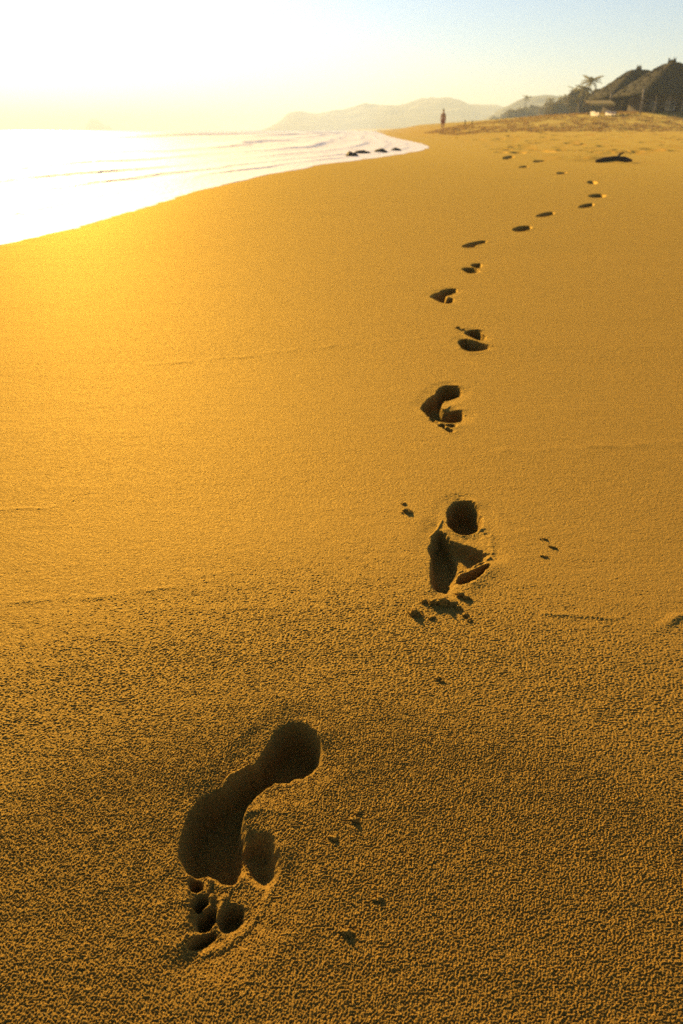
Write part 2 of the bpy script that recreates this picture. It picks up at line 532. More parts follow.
# ------------------------------------------------------------------ sea
def water_material():
    m, nt, b = new_mat('surf_water')
    L = nt.links.new
    g = node(nt, 'ShaderNodeNewGeometry')
    at_ = node(nt, 'ShaderNodeAttribute', attribute_name='foam')
    mp = node(nt, 'ShaderNodeMapping'); mp.inputs['Scale'].default_value = (1.0, .55, 1.0)
    L(g.outputs['Position'], mp.inputs['Vector'])
    n1 = node(nt, 'ShaderNodeTexNoise', Scale=2.6, Detail=8.0, Roughness=.68, Distortion=.8)
    n2 = node(nt, 'ShaderNodeTexNoise', Scale=9.0, Detail=5.0, Roughness=.6)
    v = node(nt, 'ShaderNodeTexVoronoi', Scale=5.0, feature='DISTANCE_TO_EDGE')
    for n in (n1, n2):
        L(mp.outputs['Vector'], n.inputs['Vector'])
    L(mp.outputs['Vector'], v.inputs['Vector'])
    ad = node(nt, 'ShaderNodeMath', operation='ADD'); L(n1.outputs['Fac'], ad.inputs[0]); L(at_.outputs['Fac'], ad.inputs[1])
    mr = node(nt, 'ShaderNodeMapRange', interpolation_type='SMOOTHSTEP')
    mr.inputs[1].default_value = .64; mr.inputs[2].default_value = .98
    L(ad.outputs[0], mr.inputs[0])
    mx = node(nt, 'ShaderNodeMix', data_type='RGBA')
    L(mr.outputs[0], mx.inputs[0])
    mx.inputs[6].default_value = (.30, .22, .12, 1); mx.inputs[7].default_value = (.80, .80, .80, 1)
    L(mx.outputs[2], b.inputs['Base Color'])
    rr = node(nt, 'ShaderNodeMapRange'); rr.inputs[3].default_value = .22; rr.inputs[4].default_value = .6
    L(mr.outputs[0], rr.inputs[0]); L(rr.outputs[0], b.inputs['Roughness'])
    b.inputs['IOR'].default_value = 1.333
    bp = node(nt, 'ShaderNodeBump', Strength=.5, Distance=.06)
    L(n2.outputs['Fac'], bp.inputs['Height'])
    bp2 = node(nt, 'ShaderNodeBump', Strength=.4, Distance=.02)
    L(mr.outputs[0], bp2.inputs['Height']); L(bp.outputs['Normal'], bp2.inputs['Normal'])
    L(bp2.outputs['Normal'], b.inputs['Normal'])
    return m


def build_sea():
    ys = [-60.0]
    while ys[-1] < 6150:
        y = ys[-1]; a = abs(y)
        ys.append(y + (.03 + .008 * max(0, a - 4) + .0002 * a * a if a < 60 else 1.2 + (a - 60) * .06))
    ys = np.array(ys[:-1] + [6150.0])
    ds = [-.10]
    while ds[-1] < 6000:
        q = ds[-1]
        ds.append(q + (.012 if q < .3 else .025 if q < 4 else .025 + (q - 4) * .02))
    ds = np.array(ds)
    Yg, Dg = np.meshgrid(ys, ds, indexing='ij')
    sx = shore_x(ys)[:, None]
    # far from the shore the wave fronts straighten out
    X = sx - Dg
    Y = Yg.ravel(); D = Dg.ravel(); X = X.ravel()
    Z = np.full(Y.shape, WATER_Z)
    foam = np.zeros(Y.shape)
    edge = sstep(-.02, .03, D) * (1 - sstep(.06, .30, D))
    Z += .005 * edge - .03 * (D < 0) * np.clip(-D / .05, 0, 1)
    foam += .55 * (1 - sstep(.25, 1.6, D))
    fronts = [(1.0, .026, .24), (2.0, .038, .32), (3.6, .06, .45), (6.0, .10, .65), (10, .17, 1.1), (17, .28, 2.2), (28, .28, 3.0), (48, .20, 5), (85, .15, 8)]
    for k, (c, h, w) in enumerate(fronts):
        cw = c + c * .16 * gnoise(Y / (c * 1.6 + 1.5), Y * 0 + k * 3.7, 70 + k) + c * .05 * gnoise(Y / (c * .5 + .5), Y * 0 + k, 80 + k)
        t = (D - cw) / w
        prof = np.where(t < 0, np.exp(-(t / .30) ** 2), np.exp(-(t / 1.6) ** 2))
        a = np.clip(.55 + .9 * gnoise(Y / (c * 2.5 + 2), Y * 0 + k * 1.3, 90 + k), 0, 1.2)
        Z += h * a * prof
        foam = np.maximum(foam, (.42 * a) * np.exp(-((t - .6) / 1.3) ** 2))
        foam -= .60 * a * np.exp(-((t + .3) / .38) ** 2)  # foam thinned on shoreward faces to paint their shaded side darker
    foam += .24 * (1 - sstep(6, 45, D)) + .20 * (1 - sstep(90, 500, D)) + .1 * sstep(14, 40, D) * (1 - sstep(60, 140, D))
    ch = np.clip(D / 5, .05, 1)
    Z += ch * (.012 * gnoise(X / .6, Y / .9, 101) + .03 * gnoise(X / 2.2, Y / 3.5, 102) * np.clip(D / 8, 0, 1)) * (D < 400)
    V = np.stack([X, Y, Z], 1)
    o = from_arrays('sea', V, grid_quads(len(ys), len(ds))[:, ::-1], WATER)
    if o.data.polygons[1000].normal.z < 0:
        o.data.flip_normals()
    att = o.data.attributes.new('foam', 'FLOAT', 'POINT')
    att.data.foreach_set('value', foam.astype(np.float32))
    tag(o, 'white foaming surf and sea glaring in the low sun', 'sea', kind='structure')


WATER = water_material()
build_sea()


# ------------------------------------------------------------------ headlands
FOREST = simple_mat('far_forest', (.030, .042, .016), (.075, .080, .032), .05, .9)


def headland(name, prof, Y, base_py, depth, label):
    """a ridge of real depth: crest heights read off the skyline, slopes falling to both sides"""
    px = np.array([p[0] for p in prof], float); py = np.array([p[1] for p in prof], float)
    n = 160
    q = np.linspace(px[0], px[-1], n); h = np.interp(q, px, py)
    crest = [at(a, b, Y) for a, b in zip(q, h)]
    xs = np.array([c.x for c in crest]); zs = np.array([max(c.z, .2) for c in crest])
    m = 61; v = np.linspace(-1, 1, m)
    Vx = np.repeat(xs, m); Hz = np.repeat(zs, m); Vv = np.tile(v, n)
    Yy = Y + Vv * depth
    spur = 1 + .35 * gnoise(Vx / (depth * .35), Yy / (depth * .8), 201)
    f = np.clip(1 - np.abs(Vv) ** (1.25 * spur), 0, 1)
    rough = 1 + .16 * gnoise(Vx / 55, Yy / 55, 202) * (np.abs(Vv) > .04) + .05 * gnoise(Vx / 19, Yy / 19, 203)
    Z = -1.5 + (Hz + 1.5) * f * rough
    o = from_arrays(name, np.stack([Vx, Yy, Z], 1), grid_quads(n, m), FOREST)
    if o.data.polygons[n * m // 2].normal.z < 0: o.data.flip_normals()
    tag(o, label, 'hill', kind='structure')


headland('headland', [(268, 130.5), (275, 127), (283, 120), (290, 113), (298, 112), (316, 114), (344, 109.5), (365, 103.5), (383, 105), (400, 106),
                      (421, 99), (439, 97.5), (457, 100), (471, 104.5), (488, 104.5), (505, 106), (540, 106), (600, 108), (700, 110)],
         1800, 130, 420, 'long low headland fading into golden haze across the bay')
headland('near_hill', [(478, 127), (490, 118), (500, 109), (515, 102.5), (531, 96), (550, 96.5), (562, 100), (590, 102), (640, 103), (700, 104)],
         900, 130, 230, 'wooded hill fading into haze behind the palms')


# ------------------------------------------------------------------ rocks, clods, driftwood
ROCK = simple_mat('dark_rock', (.020, .017, .012), (.075, .060, .040), 6, .75, .6)
WOOD = simple_mat('weathered_wood', (.025, .017, .010), (.080, .055, .032), 9, .8, .5)


def lump(bm, c, rx, ry, rz, seed, sub=3, rough=.28, rot=0.0):
    st = len(bm.verts)
    bmesh.ops.create_icosphere(bm, subdivisions=sub, radius=1.0)
    bm.verts.ensure_lookup_table()
    vs = bm.verts[st:]
    P = np.array([v.co[:] for v in vs])
    n = gnoise(P[:, 0] * 1.6 + seed, P[:, 1] * 1.6 + P[:, 2] * 1.1, seed) + .6 * gnoise(P[:, 0] * 4 + P[:, 2] * 3, P[:, 1] * 4 - seed, seed + 1) \
        + .35 * gnoise(P[:, 0] * 9 - P[:, 2] * 7, P[:, 1] * 9 + P[:, 2] * 5, seed + 2)
    P = P * (1 + rough * n)[:, None]
    P[:, 2] = np.where(P[:, 2] < -.25, -.25, P[:, 2])
    ca, sa = math.cos(rot), math.sin(rot)
    for v, p in zip(vs, P):
        x, y = p[0] * rx, p[1] * ry
        v.co = (c[0] + x * ca - y * sa, c[1] + x * sa + y * ca, c[2] + p[2] * rz)


def clod(px, py, sizes, label, seed):
    g = gpt(px, py)
    rr_ = random.Random(seed)
    bm = bmesh.new()
    for i, (dx, dy, a, b, h, rot) in enumerate(sizes):
        lump(bm, (dx, dy, h * .08), a, b, h * .60, seed * 10 + i, 3 if max(a, b) < .012 else 4, .42, rot)
        for q in range(3):                                     # loose grains round the clump
            an = rr_.uniform(0, 6.28); di = rr_.uniform(.9, 1.7); g_ = rr_.uniform(.0009, .0021)
            lump(bm, (dx + a * di * math.cos(an), dy + b * di * math.sin(an), 0), g_ * 1.2, g_, g_, seed * 50 + i * 5 + q, 2, .4, an)
    o = from_bm('sand_clod', bm, SAND)
    o.location = (g[0], g[1], float(land(np.array(g[0]), np.array(g[1]))))
    tag(o, label, 'sand clod', 'clods of sand thrown up by the feet')


clod(443, 603, [(-.014, .001, .009, .006, .010, .3), (0, 0, .011, .007, .015, -.2), (.014, -.003, .008, .006, .010, .1), (.022, -.012, .005, .004, .006, .5),
                (.030, -.030, .004, .004, .005, 0), (.036, -.041, .003, .003, .004, 0)],
     'largest thrown clump of sand, just below the toe slot of the second footprint', 1)
clod(414.5, 613, [(0, 0, .008, .006, .0115, .9), (.005, -.004, .004, .004, .006, 0), (-.006, .001, .003, .003, .004, 0)], 'upright sand crumb with a pointed shadow, left of the largest thrown clump', 2)
clod(424, 601, [(0, 0, .005, .004, .006, -.5)], 'small sand crumb between the largest thrown clump and its left neighbour', 3)
clod(460, 595, [(0, 0, .009, .004, .008, -.5), (.009, -.008, .005, .003, .006, 0)], 'thin broken sand crust directly below the toe slot', 4)
clod(431, 617.5, [(0, 0, .005, .003, .0035, .2)], 'tiny flat sand crumb in front of the pointed crumb', 14)
clod(406, 511, [(0, 0, .0075, .006, .009, .4), (.005, -.006, .005, .004, .006, 0)], 'knobbly sand lump left of the round heel pit', 5)
clod(404, 503.5, [(0, 0, .004, .003, .004, .4)], 'small sand crumb just behind the knobbly lump', 6)
clod(438.5, 679, [(0, 0, .0045, .003, .0055, -.4), (.004, -.005, .003, .002, .004, 0)], 'lone sand crumb on bare sand in front of the thrown clumps', 7)
clod(347.5, 933, [(0, 0, .005, .0035, .0062, -.3), (-.004, .001, .003, .002, .003, 0)], 'sand crumb with a short slanting shadow nearest the bottom edge', 8)
clod(355, 820, [(0, 0, .0045, .003, .0058, -.5)], 'sand crumb right of the big print, lower of a pair', 9)
clod(358.5, 812, [(0, 0, .003, .0025, .0035, -.5)], 'sand crumb right of the big print, upper and smaller of a pair', 10)
clod(334, 838, [(0, 0, .004, .003, .0038, -.4)], 'low sand crumb between the big print and the pair of crumbs', 11)
clod(545, 539, [(0, 0, .006, .002, .003, -.6)], 'thin sand sliver on bare sand far right, uppermost of three', 12)
clod(552, 547, [(0, 0, .008, .002, .0038, -.6)], 'thin sand sliver on bare sand far right, longest of three', 13)
clod(543, 556, [(0, 0, .006, .002, .003, -.5)], 'thin sand sliver on bare sand far right, lowest of three', 15)
clod(457.5, 328, [(0, 0, .010, .005, .010, -.5), (.018, -.02, .006, .004, .006, 0)], 'sand crumb beside the heel of the split fourth print', 16)
clod(380, 899, [(0, 0, .0035, .003, .0035, 0)], 'tiny sand crumb near the bottom, between two larger shadowed crumbs', 17)


def rock(px, py, w, h, dpt, seed, label, mat=ROCK, name='rock', z=WATER_Z, cat='rock', group=None, sub=4):
    g = gpt(px, py, z)
    bm = bmesh.new()
    lump(bm, (0, 0, 0), w * .5, dpt * .5, h, seed, sub, .3, .2)
    lump(bm, (w * .33, .1 * dpt, 0), w * .28, dpt * .35, h * .7, seed + 5, sub, .3, 0)
    o = from_bm(name, bm, mat)
    o.location = (g[0], g[1], z - h * .1)
    tag(o, label, cat, group)
    return o


SURF = 'dark rocks in the wash'
rock(351, 156.2, .36, .12, .5, 301, 'dark rock in the wash, leftmost of four and nearest', group=SURF)
rock(362, 153.4, .50, .10, .6, 311, 'dark rock in the wash, broadest of four', group=SURF)
rock(380, 152.4, .40, .12, .6, 321, 'dark rock in the wash, second from the right', group=SURF)
rock(396, 150.6, .34, .10, .5, 331, 'pale brown rock in the wash, rightmost of four', group=SURF)


def island(px, py, Y, w, h, seed, label):
    p = at(px, py, Y)
    bm = bmesh.new()
    lump(bm, (0, 0, 0), w * .5, w * .45, h, seed, 4, .3)
    lump(bm, (w * .55, 0, 0), w * .5, w * .3, h * .45, seed + 3, 4, .3)
    o = from_bm('offshore_rock', bm, ROCK); o.location = (p.x, Y, -.4)
    tag(o, label, 'rock')


island(95, 130, 3000, 62, 36, 401, 'faint sea rock lost in the glare on the horizon, far left')

dw = empty('driftwood', (*gpt(614, 163.2), 0.0)); dz = float(land(np.array(dw.location.x), np.array(dw.location.y)))
dw.location.z = dz


def tube(bm, pts, rad, seg=10, jitter=0.0, seed=1, cap=True):
    rings = []
    for i, (p, r_) in enumerate(zip(pts, rad)):
        p = Vector(p)
        t = (Vector(pts[min(i + 1, len(pts) - 1)]) - Vector(pts[max(i - 1, 0)])).normalized()
        u = t.orthogonal().normalized() if abs(t.z) > .95 else t.cross(Vector((0, 0, 1))).normalized()
        w = t.cross(u)
        ring = []
        for k in range(seg):
            a = 2 * math.pi * k / seg
            rr = r_ * (1 + jitter * random.uniform(-1, 1))
            ring.append(bm.verts.new(p + u * math.cos(a) * rr + w * math.sin(a) * rr))
        rings.append(ring)
    for a, b in zip(rings[:-1], rings[1:]):
        for k in range(seg):
            bm.faces.new((a[k], a[(k + 1) % seg], b[(k + 1) % seg], b[k]))
    if cap:
        bm.faces.new(rings[0][::-1]); bm.faces.new(rings[-1])


bm = bmesh.new()
tube(bm, [(-.42, .02, .03), (-.25, 0, .06), (0, .02, .075), (.22, -.02, .065), (.40, .03, .04)], [.03, .055, .07, .06, .028], 12, .12)
from_bm('log', bm, WOOD, dw)
bm = bmesh.new()
tube(bm, [(.05, 0, .08), (.14, .12, .17), (.26, .2, .20)], [.035, .025, .012], 8, .1)
from_bm('broken_branch', bm, WOOD, dw)
tag(dw, 'dark driftwood log lying on the sand beyond the footprint trail', 'driftwood')

# stakes far off near the standing person
for px, h, lab in ((464.5, .52, 'short upright stake in the sand, left and taller of two right of the person'),
                   (471.5, .40, 'short upright stake in the sand, right one of two right of the person')):
    Yk = 86.0
    p = at(px, 130, Yk); z = float(land(np.array(p.x), np.array(Yk)))
    bm = bmesh.new(); tube(bm, [(0, 0, -.1), (.02, 0, h * .5), (0, .02, h)], [.06, .055, .04], 8, .08)
    o = from_bm('stake', bm, WOOD); o.location = (p.x, Yk, z); tag(o, lab, 'stake', 'stakes in the sand')

# ------------------------------------------------------------------ the standing person
SKIN = simple_mat('tanned_skin', (.58, .28, .10), (.66, .33, .13), 12, .55)
HAIR = simple_mat('dark_hair', (.012, .009, .006), (.03, .02, .015), 40, .5)
SHORT = simple_mat('red_brown_cloth', (.40, .10, .03), (.48, .14, .05), 20, .85)


def skinned(name, joints, edges, mat, parent, sub=2):
    me = bpy.data.meshes.new(name)
    me.from_pydata([j[:3] for j in joints], edges, [])
    o = link_mesh(name, me, mat, parent)
    sk = o.modifiers.new('Skin', 'SKIN'); sk.use_smooth_shade = True
    for i, j in enumerate(joints):
        r_ = j[3]; v = me.skin_vertices[0].data[i]
        v.radius = (r_, r_) if not isinstance(r_, tuple) else r_
        v.use_root = (i == 0)
    ss = o.modifiers.new('Subsurf', 'SUBSURF'); ss.levels = sub; ss.render_levels = sub
    return o


Yp = 76.0
pp = at(442.5, 129.6, Yp); pz = float(land(np.array(pp.x), np.array(Yp)))
per = empty('person', (pp.x, Yp, pz - .01), R(20)); per.scale = (1.06, 1.06, 1.06)
J = [(0, 0, .98, .13), (0, .0, 1.15, .115), (0, .01, 1.33, .135), (0, 0, 1.46, .075), (0, -.01, 1.54, .055), (0, -.02, 1.64, .092), (0, -.02, 1.74, .075),
     (-.17, 0, 1.42, .06), (-.24, .02, 1.16, .045), (-.25, -.04, .92, .034), (-.255, -.06, .82, .03),
     (.17, 0, 1.42, .06), (.25, .03, 1.16, .045), (.24, -.03, .92, .034), (.24, -.05, .82, .03),
     (-.10, 0, .86, .095), (-.11, -.02, .50, .062), (-.12, .03, .09, .04), (-.13, -.08, .035, .034), (-.135, -.16, .025, .025),
     (.10, 0, .86, .095), (.12, .05, .50, .062), (.13, .12, .09, .04), (.14, .02, .035, .034), (.145, -.06, .025, .025)]
E = [(0, 1), (1, 2), (2, 3), (3, 4), (4, 5), (5, 6), (2, 7), (7, 8), (8, 9), (9, 10), (2, 11), (11, 12), (12, 13), (13, 14),
     (0, 15), (15, 16), (16, 17), (17, 18), (18, 19), (0, 20), (20, 21), (21, 22), (22, 23), (23, 24)]
skinned('body', J, E, SKIN, per)
skinned('shorts', [(0, 0, .98, .155), (0, 0, 1.08, .14), (-.10, 0, .84, .118), (-.112, -.012, .62, .098), (.10, 0, .84, .118), (.12, .03, .62, .098)],
        [(0, 1), (0, 2), (2, 3), (0, 4), (4, 5)], SHORT, per)
bm = bmesh.new(); lump(bm, (0, .012, 1.70), .098, .108, .115, 77, 3, .08)
from_bm('hair', bm, HAIR, per)
tag(per, 'lone person in reddish shorts standing on the far beach against the haze', 'person')

# ------------------------------------------------------------------ vegetation
LEAF = simple_mat('leaf_green', (.040, .044, .010), (.100, .088, .024), 1.2, .6)
PALM = simple_mat('palm_frond', (.045, .065, .014), (.120, .125, .035), 2.0, .5)
BARK = simple_mat('bark', (.06, .045, .030), (.14, .105, .07), 5, .9, .5)


def backlit(m, col, f):
    nt_ = m.node_tree; t_ = nt_.nodes.new('ShaderNodeBsdfTranslucent'); t_.inputs['Color'].default_value = (*col, 1)
    x_ = nt_.nodes.new('ShaderNodeMixShader'); x_.inputs[0].default_value = f
    nt_.links.new(nt_.nodes['Principled BSDF'].outputs[0], x_.inputs[1]); nt_.links.new(t_.outputs[0], x_.inputs[2])
    nt_.links.new(x_.outputs[0], [n for n in nt_.nodes if n.type == 'OUTPUT_MATERIAL'][0].inputs['Surface'])


backlit(LEAF, (.13, .10, .02), .4)
backlit(PALM, (.22, .19, .04), .5)


def frond_mesh(seed):
    rnd = random.Random(seed)
    me = bmesh.new()
    L = 2.3
    for s in range(22):
        t = (s + 1) / 22
        x = L * t; z = .55 * t - 1.15 * t * t
        ln = .62 * math.sin(math.pi * min(.98, .12 + t * .85)) + .12
        for side in (-1, 1):
            dr = -.25 - .5 * rnd.random()
            a = Vector((x, 0, z)); b = a + Vector((.10, side * .03, .01))
            c = a + Vector((ln * .45, side * ln * .8, dr * ln))
            vs = [me.verts.new(p) for p in (a, b, c)]
            me.faces.new(vs)
    for s in range(6):
        t0, t1 = s / 6, (s + 1) / 6
        p0 = Vector((L * t0, 0, .55 * t0 - 1.15 * t0 * t0)); p1 = Vector((L * t1, 0, .55 * t1 - 1.15 * t1 * t1))
        w0, w1 = .04 * (1 - t0) + .008, .04 * (1 - t1) + .008
        vs = [me.verts.new(p) for p in (p0 + Vector((0, w0, 0)), p0 - Vector((0, w0, 0)), p1 - Vector((0, w1, 0)), p1 + Vector((0, w1, 0)))]
        me.faces.new(vs)
    return me


def palm(px, top_py, Y, label, lean=.4, seed=1, scale=1.0):
    rnd = random.Random(seed)
    top = at(px, top_py, Y)
    z0 = float(land(np.array(top.x), np.array(Y)))
    h = top.z - z0 - .7 * scale
    root = empty('palm_tree', (top.x - lean, Y, z0))
    bm = bmesh.new()
    n = 9
    pts = [(lean * (i / (n - 1)) ** 1.6, 0, h * i / (n - 1) - .1) for i in range(n)]
    tube(bm, pts, [.22 - .09 * i / (n - 1) for i in range(n)], 10, .06)
    from_bm('trunk', bm, BARK, root)
    cb = bmesh.new()
    for k in range(20):
        f = frond_mesh(seed * 31 + k)
        az = 2 * math.pi * k / 20 * 2.4 + rnd.uniform(-.2, .2)
        tilt = rnd.uniform(-.75, .75)
        M = Matrix.Translation((lean, 0, h - .1)) @ Matrix.Rotation(az, 4, 'Z') @ Matrix.Rotation(-tilt, 4, 'Y') @ Matrix.Scale(scale * rnd.uniform(.75, 1.05), 4)
        f.transform(M)
        me = bpy.data.meshes.new('tmp'); f.to_mesh(me); f.free(); cb.from_mesh(me); bpy.data.meshes.remove(me)
    from_bm('crown', cb, PALM, root, smooth=False)
    tag(root, label, 'palm tree', 'palms behind the beach')


def bush(px0, px1, top_py, Y, label, seed, leaves=9000):
    rng = np.random.default_rng(seed)
    a = at(px0, 120, Y); b = at(px1, top_py, Y)
    cx = (a.x + b.x) / 2; w = (b.x - a.x) / 2
    z0 = float(land(np.array(cx), np.array(Y)))
    h = (b.z - z0) * 1.18; w *= 1.3
    root = empty('broadleaf_tree', (cx, Y, z0))
    bm = bmesh.new()
    tube(bm, [(0, 0, -.1), (.1, .05, h * .3), (-.05, .1, h * .62)], [.26, .19, .09], 8, .08)
    for k in range(5):
        an = k * 1.3; e = (math.cos(an) * w * .55, math.sin(an) * w * .45, h * (.55 + .07 * k))
        tube(bm, [(.1, .05, h * (.25 + .05 * k)), (e[0] * .5, e[1] * .5, h * (.42 + .05 * k)), e], [.10, .07, .025], 6, .08)
    from_bm('trunk', bm, BARK, root)
    # leaf clumps through the volume
    nc = 46
    cc = rng.normal(size=(nc, 3)); cc /= np.linalg.norm(cc, axis=1)[:, None]
    cc *= rng.uniform(.35, 1, nc)[:, None] ** .5
    cc = cc * np.array([w * .82, w * .7, h * .36]) + np.array([0, 0, h * .58])
    cr = rng.uniform(.14, .30, nc) * max(w, h * .5)
    ci = rng.integers(0, nc, leaves)
    o = rng.normal(size=(leaves, 3)); o /= np.linalg.norm(o, axis=1)[:, None]
    P = cc[ci] + o * (cr[ci] * rng.uniform(.3, 1, leaves) ** .5)[:, None]
    P[:, 2] = np.maximum(P[:, 2], .1)
    s = rng.uniform(.11, .26, leaves) * (.6 + Y / 300)
    u = rng.normal(size=(leaves, 3)); u /= np.linalg.norm(u, axis=1)[:, None]
    v = np.cross(u, rng.normal(size=(leaves, 3))); v /= np.linalg.norm(v, axis=1)[:, None]
    V = np.stack([P - u * s[:, None], P - v * s[:, None] * .5, P + u * s[:, None], P + v * s[:, None] * .5], 1).reshape(-1, 3)
    c = from_arrays('crown', V, np.arange(len(V)).reshape(-1, 4), LEAF, root)
    tag(root, label, 'tree', 'trees behind the beach')


bush(583, 607, 92, 130, 'dark leafy tree right beside the thatched roof, below the tallest palm', 1)
bush(612, 652, 99, 116, 'bush added behind the two houses to darken the gap under the roofs', 8)  # added filler tree, darkens the pale gap between the houses
bush(596, 612, 97, 140, 'rounded tree squeezed between the tallest palm and the thatched roof', 9)
bush(574, 596, 97, 145, 'rounded tree in front of the foot of the tallest palm', 10)
bush(546, 572, 106, 205, 'lower brown tree just right of the right hazy palm', 11)
bush(509, 534, 112, 330, 'pale hazy tree before the foot of the left hazy palm', 12)
bush(566, 590, 93, 170, 'leafy tree just left of the tallest palm', 2)
bush(555, 577, 101, 220, 'mid brown leafy tree between the hazy palms and the tallest palm', 3)
bush(538, 562, 106, 300, 'hazy rounded tree under the right one of the two hazy palms', 4)
bush(520, 545, 108, 370, 'hazy rounded tree under the left one of the two hazy palms', 5)
bush(503, 526, 113, 450, 'pale low tree at the left end of the tree line', 6)
bush(490, 510, 119, 560, 'faintest and lowest tree of the line, nearest the standing person', 7)
palm(592, 76, 150, 'tallest palm with a ragged crown just left of the thatched roof', .9, 3, 1.0)
palm(551, 97, 290, 'hazy palm crown rising above the tree line, right one of two', .5, 4, 1.0)
palm(527, 95.5, 350, 'hazy palm crown rising above the tree line, left one of two', .5, 5, 1.05)
palm(585, 83, 140, 'palm just left of the tallest palm with its crown a little lower', .5, 7, .9)
palm(565, 94, 215, 'hazy palm between the leaning palm and the right one of the hazy pair', .3, 8, .95)
palm(577, 87, 170, 'smaller palm leaning over the trees left of the tallest palm', -.6, 6, .85)

# low scrub on the berm in front of the houses
SCRUB = simple_mat('dry_scrub', (.15, .105, .045), (.24, .17, .075), 3, .9)

backlit(SCRUB, (.30, .20, .07), .5)


def scrub():
    rng = np.random.default_rng(5)
    n = 9000
    X = rng.uniform(9, 58, n); Y = rng.uniform(60, 85, n)
    keep = gnoise(X / 4, Y / 5, 501) > -.45
    X, Y = X[keep], Y[keep]
    Z = land(X, Y) - .03
    Vs = []
    for k in range(4):
        a = rng.uniform(0, 6.28, len(X)); h = rng.uniform(.04, .17, len(X)); w = rng.uniform(.02, .06, len(X))
        ox, oy = rng.normal(0, .09, len(X)), rng.normal(0, .09, len(X))
        dx, dy = np.cos(a) * w, np.sin(a) * w
        lx, ly = rng.normal(0, .09, len(X)), rng.normal(0, .09, len(X))
        Vs.append(np.stack([np.stack([X + ox - dx, Y + oy - dy, Z], 1), np.stack([X + ox + dx, Y + oy + dy, Z], 1),
                            np.stack([X + ox + lx + dx * .3, Y + oy + ly + dy * .3, Z + h], 1), np.stack([X + ox + lx - dx * .3, Y + oy + ly - dy * .3, Z + h], 1)], 1))
    V = np.concatenate(Vs).reshape(-1, 3)
    o = from_arrays('dune_scrub', V, np.arange(len(V)).reshape(-1, 4), SCRUB)
    tag(o, 'dry brown scrub covering the bank below the thatched houses', 'scrub', kind='stuff')


scrub()

# ------------------------------------------------------------------ thatched houses
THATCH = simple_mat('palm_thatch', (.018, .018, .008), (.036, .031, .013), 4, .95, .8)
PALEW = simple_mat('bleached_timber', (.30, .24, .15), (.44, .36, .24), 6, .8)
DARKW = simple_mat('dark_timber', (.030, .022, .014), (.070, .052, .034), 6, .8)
PLASTER = simple_mat('shaded_plaster', (.16, .15, .11), (.22, .20, .15), 3, .9)
WHITE = simple_mat('white_canvas', (.74, .72, .66), (.82, .80, .74), 3, .7)
CANVAS = simple_mat('backlit_canvas', (.74, .72, .66), (.82, .80, .74), 3, .8)
_nt = CANVAS.node_tree; _tr = _nt.nodes.new('ShaderNodeBsdfTranslucent'); _tr.inputs['Color'].default_value = (.80, .78, .72, 1)
_mx = _nt.nodes.new('ShaderNodeMixShader'); _mx.inputs[0].default_value = .75
_nt.links.new(_nt.nodes['Principled BSDF'].outputs[0], _mx.inputs[1]); _nt.links.new(_tr.outputs[0], _mx.inputs[2])
_nt.links.new(_mx.outputs[0], [n for n in _nt.nodes if n.type == 'OUTPUT_MATERIAL'][0].inputs['Surface'])
AWN = simple_mat('straw_awning', (.40, .28, .08), (.50, .36, .12), 5, .9)
GLASS = simple_mat('dark_glass', (.03, .05, .05), (.05, .08, .08), 2, .15)


def box(bm, c, s):
    M = Matrix.Translation(c) @ Matrix.Diagonal((s[0], s[1], s[2], 1))
    bmesh.ops.create_cube(bm, size=1.0, matrix=M)


